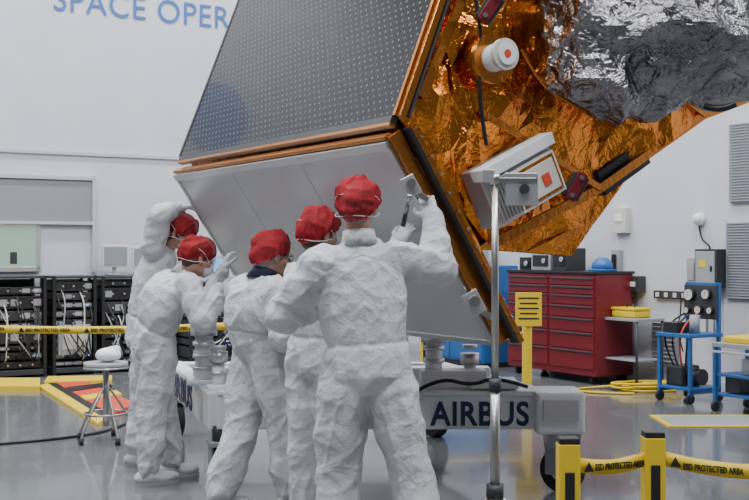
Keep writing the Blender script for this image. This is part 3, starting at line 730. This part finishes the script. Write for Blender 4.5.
for (a,b,c,d_) in ((730,775,122,202),(727,775,222,300)):
    g,w,h_,th=rbox('wall_vent',a,b,c,d_,.04,'vent')
    for k in range(28): box('louvre_%d'%k,(0,-.022,-h_/2+h_*(k+.5)/28),(w-.06,.012,.008),'vent',g,rot=Matrix.Rotation(.5,3,'X'),bevel=.001)
g,w,h_,th=rbox('floor_vent',653,678,321,363,.04,'vent')
for k in range(10): box('louvre_%d'%k,(0,-.03,-h_/2+h_*(k+.5)/10),(w-.04,.02,.012),'grey',g,rot=Matrix.Rotation(.5,3,'X'))
g,w,h_,th=rbox('alarm_panel',614,628,208,233,.08,'cream'); box('grille',(0,-.045,.03),(w*.6,.01,h_*.3),'white',g)
g,w,h_,th=rbox('electrical_box',700,722,249,288,.16,'dark'); box('door',(0,-.085,0),(w*.85,.02,h_*.88),'grey',g); box('latch',(w*.3,-.1,0),(.02,.02,.06),'black',g); box('warning_label',(-.03,-.097,.05),(.09,.004,.08),'yellow',g)
for k in (-.05,.05): cyl('conduit_%d'%(k>0),(k,0,-h_/2),(k,0,-h_/2-.5),.015,'alu',g)
g,w,h_,th=rbox('junction_box',690,699,258,284,.10,'grey'); box('face',(0,-.055,0),(w*.7,.01,h_*.7),'alu',g)
c=rpt(701,.0); g=group('emergency_lamp',(c.x,c.y,hz(219,c.y)),YR); cyl('back',(0,0,0),(0,-.05,0),.07,'white',g); q=Geo(); q.ell((0,-.05,0),V(.06,0,0),V(0,.05,0),V(0,0,.06)); q.obj('dome','white',g)
tube('cord',[(0,-.03,-.05),(.02,-.03,-.2),(.1,-.03,-.26),(.16,-.03,-.3),(.14,-.03,-.38)],.010,'black',g)
g,w,h_,th=rbox('wall_phone',613,621,250,298,.06,'grey'); box('handset',(0,-.05,.12),(.05,.05,.22),'black',g,bevel=.015); tube('cord',[(0,-.05,.0),(.04,-.06,-.2),(-.02,-.06,-.5),(.03,-.05,-.2)],.007,'black',g)
g,w,h_,th=rbox('glove_dispenser',628,642,276,292,.12,'dark'); box('slot',(0,-.065,0),(w*.6,.01,h_*.3),'white',g); cyl('hanging_tube',(0,-.03,-h_/2),(0,-.03,-h_/2-.08),.02,'rubber',g)
g,w,h_,th=rbox('socket_strip',655,690,291,299,.05,'dark'); 
for k in range(4): box('socket_%d'%k,(-w/2+w*(k+.5)/4,-.03,0),(.05,.01,.05),'cream',g)
tube('cord',[(w*.3,-.03,0),(w*.35,-.05,-.2),(w*.2,-.05,-.35),(w*.4,-.05,-.6)],.008,'black',g)
p=Vector((*gxy(645,11.9),0)); g=group('extension_cord',p); pts=[]
rr=random.Random(4)
for i in range(70):
    t=i*.55; R_=.20+.05*math.sin(i*.9)+rr.uniform(-.03,.03); pts.append((R_*math.cos(t)*1.6+.05*math.sin(i*.13),R_*math.sin(t),.012+.0012*i))
pts+= [(-.5,.2,.012),(-.8,.0,.012),(-.6,-.3,.012),(-.2,-.35,.012)]
tube('cord',pts,.011,'yellow',g)
def cart(name,px,d,w,dp,h,yellow=False,rz=YR):
    q=gxy(px,d); g=group(name,(q[0],q[1],0),rz)
    for x in (-w/2,w/2):
        for y in (-dp/2,dp/2): box('leg',(x,y,h/2+.04),(.035,.035,h-.08),'blue',g); cyl('wheel',(x-.015,y,.045),(x+.015,y,.045),.045,'rubber',g)
    for z in (.16,h*.55): 
        box('shelf',(0,0,z),(w,dp,.025),'blue',g)
    box('top',(0,0,h),(w+.04,dp+.04,.04),'blue' if not yellow else 'grey',g)
    if yellow: box('yellow_case',(0,0,h+.05),(w*.8,dp*.8,.07),'yellow',g,bevel=.02)
    box('bin_1',(-w*.2,0,.25),(w*.35,dp*.7,.14),'dark',g); box('bin_2',(w*.2,0,h*.55+.09),(w*.35,dp*.7,.14),'grey',g); box('handle_bar',(0,-dp/2-.05,h-.06),(w,.02,.02),'alu',g)
    return g
cart('tool_cart',752,10.3,.48,.44,.62,True)
q=gxy(689,11.1); g=group('gauge_panel_trolley',(q[0],q[1],0),YR)
for x in (-.20,.20):
    for y in (-.2,.2): cyl('wheel',(x-.015,y,.05),(x+.015,y,.05),.05,'rubber',g)
    box('front_upright',(x,-.2,.36),(.035,.035,.58),'blue',g); box('rear_upright',(x,.2,.62),(.035,.035,1.10),'blue',g); box('foot_rail',(x,0,.11),(.035,.44,.035),'blue',g)
box('lower_shelf',(0,0,.14),(.44,.44,.025),'blue',g); box('deck',(0,0,.66),(.46,.46,.035),'blue',g)
box('gauge_panel',(0,.17,.98),(.42,.03,.34),'dark',g); box('panel_rail_1',(0,.2,1.16),(.44,.035,.03),'blue',g)
for i,(x,z,r) in enumerate(((-.12,1.05,.065),(.10,1.06,.055),(.0,.90,.045),(.15,.90,.035),(-.15,.89,.035))):
    cyl('gauge_rim_%d'%i,(x,.155,z),(x,.115,z),r,'black',g); cyl('gauge_face_%d'%i,(x,.115,z),(x,.112,z),r*.82,'cream',g); box('needle_%d'%i,(x,.110,z+r*.25),(.006,.003,r*.7),'orange',g,bevel=.001)
box('pump',(-.08,0,.25),(.22,.26,.2),'dark',g,bevel=.02); cyl('pump_motor',(.03,0,.25),(.18,0,.25),.08,'black',g); cyl('bottle',(.12,-.05,.68),(.12,-.05,.86),.05,'grey',g); box('tool_bin',(-.1,-.06,.73),(.18,.2,.1),'black',g)
for i in range(4): tube('hose_%d'%i,[(-.15+i*.08,.1,.86),(-.18+i*.1,-.05,.80),(-.2+i*.11,-.18,.6),(-.1+i*.05,-.1,.34)],.010,'black' if i!=2 else 'orange',g)
q=gxy(735,9.75); g=group('marked_floor_mat',(q[0],q[1],0),0)
box('mat',(0,0,.004),(1.2,.56,.008),'grey',g,bevel=.001)
for (c_,s_b) in (((0,-.30,.005),(1.34,.06,.01)),((0,.30,.005),(1.34,.06,.01)),((-.64,0,.005),(.06,.54,.01)),((.64,0,.005),(.06,.54,.01))): box('border',c_,s_b,'yellow',g,bevel=.001)
# ------------------------------------------------ left equipment racks
def rack(px0,px1,toppy,seed,off=.68,white=False):
    a=lpt(px0,off);b=lpt(px1,off); c=(a+b)/2; w=(b-a).length; h_=hz(toppy,c.y); g=group('equipment_rack',(c.x+A.x*.3,c.y+A.y*.3,0),YL); r=random.Random(seed)
    for x in (-w/2+.02,w/2-.02):
        for y in (-.28,.28): box('upright',(x,y,h_/2),(.04,.04,h_),'black',g)
    z=.1; box('top',(0,0,h_-.015),(w,.6,.03),'dark',g); box('bottom',(0,0,.06),(w,.6,.06),'dark',g); box('back',(0,.28,h_/2),(w-.06,.01,h_-.1),'black',g)
    k=0
    while z<h_-.12:
        hh=min(r.choice((.07,.09,.13,.10,.16)),h_-.05-z); m_=r.choice(('dark','black','dark','black','black'))
        box('unit_%d'%k,(0,.02,z+hh/2),(w-.1,.5,hh-.015),m_,g)
        for q_ in range(4):
            if r.random()<.75: box('module_%d_%d'%(k,q_),(-w*.34+q_*w*.225,-.235,z+hh/2),(w*.16,.01,hh*.5),r.choice(('black','grey','grey','dark','vent')),g)
        for q_ in range(3): cyl('knob_%d_%d'%(k,q_),(-w*.25+q_*w*.24,-.23,z+hh/2),(-w*.25+q_*w*.24,-.26,z+hh/2),.012,'alu',g,n=10)
        if k%3==1: box('led_%d'%k,(w*.32,-.236,z+hh/2),(.05,.01,.02),'screen',g)
        z+=hh+.01; k+=1
    for i in range(12):
        x=r.uniform(-w*.4,w*.4); zt_=r.uniform(.5,h_-.15); x2=r.uniform(-w*.4,w*.4)
        tube('cable_%d'%i,[(x,-.23,zt_),(x+.03,-.33,zt_-.1),((x+x2)/2,-.36,zt_*.55),(x2,-.33,.2),(x2,-.24,.15+r.random()*.2)],.008,r.choice(('grey','cream')) if i%5==0 else 'black',g)
    if white: box('power_supply',(0,-.1,.42),(w*.75,.42,.36),'grey',g,bevel=.01); box('power_supply_face',(0,-.315,.42),(w*.6,.01,.22),'cream',g)
    return c,h_
rack(-52,-8,277,9); rack(-4,47,276,1); c2,h2=rack(53,97,276,2,white=True); c3,h3=rack(102,150,276,3); c5,h5=rack(190,238,282,5)
def monitor(px,z,w,h_,off,screen,rz=YL):
    c=lpt(px,off); g=group('monitor',(c.x,c.y,z+.004),rz); box('foot',(0,0,.01),(.22,.18,.02),'grey',g); box('neck',(0,.03,.08),(.05,.03,.15),'grey',g)
    box('bezel',(0,0,.10+h_/2),(w,.045,h_),'grey' if screen else 'cream',g,bevel=.01); box('panel',(0,-.025,.10+h_/2),(w-.05,.01,h_-.05),'screen' if screen else 'vent',g)
monitor(115,h3,.34,.28,.36,False); monitor(143,h3,.30,.26,.36,False); monitor(217,h5,.34,.22,.4,True)
def strip_floor(g,pts,z,m,nm):
    v=[(p.x,p.y,0) for p in pts]+[(p.x,p.y,z) for p in pts]; n=len(pts)
    mesh(nm,v,[tuple(reversed(range(n))),tuple(range(n,2*n))]+[(i,(i+1)%n,(i+1)%n+n,i+n) for i in range(n)],m,g)
def fl(px,py): d=1.5*F/(py-250); return V((px-374.5)/F*d,d,0)
g=group('hazard_cable_ramp')
strip_floor(g,[fl(-40,391),fl(40,391),fl(40,382),fl(-40,382)],.05,'yellow','yellow_bar')
strip_floor(g,[fl(38,388),fl(98,427),fl(105,422),fl(48,386)],.03,'yellow','yellow_strip')
strip_floor(g,[fl(48,386),fl(105,422),fl(111,418),fl(55,385)],.032,'black','black_edge')
strip_floor(g,[fl(55,385),fl(111,418),fl(136,407),fl(86,384)],.035,'orange','red_field')
strip_floor(g,[fl(44,386),fl(112,384),fl(112,379),fl(48,380)],.045,'yellow','yellow_top')
strip_floor(g,[fl(66,391),fl(72,395),fl(112,389),fl(108,386)],.042,'black','black_stripe')
strip_floor(g,[fl(80,400),fl(86,404),fl(122,398),fl(116,394)],.042,'yellow','yellow_diagonal')
g=group('floor_cable'); tube('cable',[fl(-20,447)+V(0,0,.012),fl(30,443)+V(0,0,.012),fl(75,438)+V(0,0,.012),fl(110,432)+V(0,0,.012),fl(128,424)+V(0,0,.012)],.012,'black',g)
q=gxy(106,8.75); g=group('lab_stool',(q[0],q[1],0))
cyl('seat',(0,0,.58),(0,0,.62),.17,'grey',g); cyl('seat_rim',(0,0,.57),(0,0,.585),.175,'steel',g); cyl('column',(0,0,.12),(0,0,.58),.025,'steel',g)
tube('foot_ring',[(.17*math.cos(t),.17*math.sin(t),.22) for t in [i*math.pi/8 for i in range(17)]],.009,'steel',g)
for k in range(5):
    t=k*1.2566+.3; tube('leg_%d'%k,[(.02*math.cos(t),.02*math.sin(t),.42),(.13*math.cos(t),.13*math.sin(t),.28),(.24*math.cos(t),.24*math.sin(t),.05)],.010,'steel',g); cyl('foot_%d'%k,(.24*math.cos(t),.24*math.sin(t),0),(.24*math.cos(t),.24*math.sin(t),.05),.02,'rubber',g)
gg=group('wipes_pack',(q[0]+.02,q[1],.622)); q_=Sdf(.03); q_.ell((0,0,.05),V(.10,0,0),V(0,.08,0),V(0,0,.05)); q_.cap((-.05,0,.06),(.06,.02,.10),.04,.03); q_.obj('bag','white',gg,vox=.012,fn=lambda P,N:np.stack([P[:,0],P[:,1],np.maximum(P[:,2],.0)],1))
# ------------------------------------------------ world + camera
w=bpy.data.worlds.new('hall_ambient'); bpy.context.scene.world=w; w.use_nodes=True
w.node_tree.nodes['Background'].inputs[0].default_value=(.78,.85,1,1); w.node_tree.nodes['Background'].inputs[1].default_value=.16
cd=bpy.data.cameras.new('camera'); cd.sensor_width=36; cd.lens=F/749*36; cd.clip_start=.05
cam=bpy.data.objects.new('camera',cd); cam.location=(0,0,1.5); cam.rotation_euler=(math.pi/2,0,0); COL.objects.link(cam)
cd.dof.use_dof=False
bpy.context.scene.camera=cam
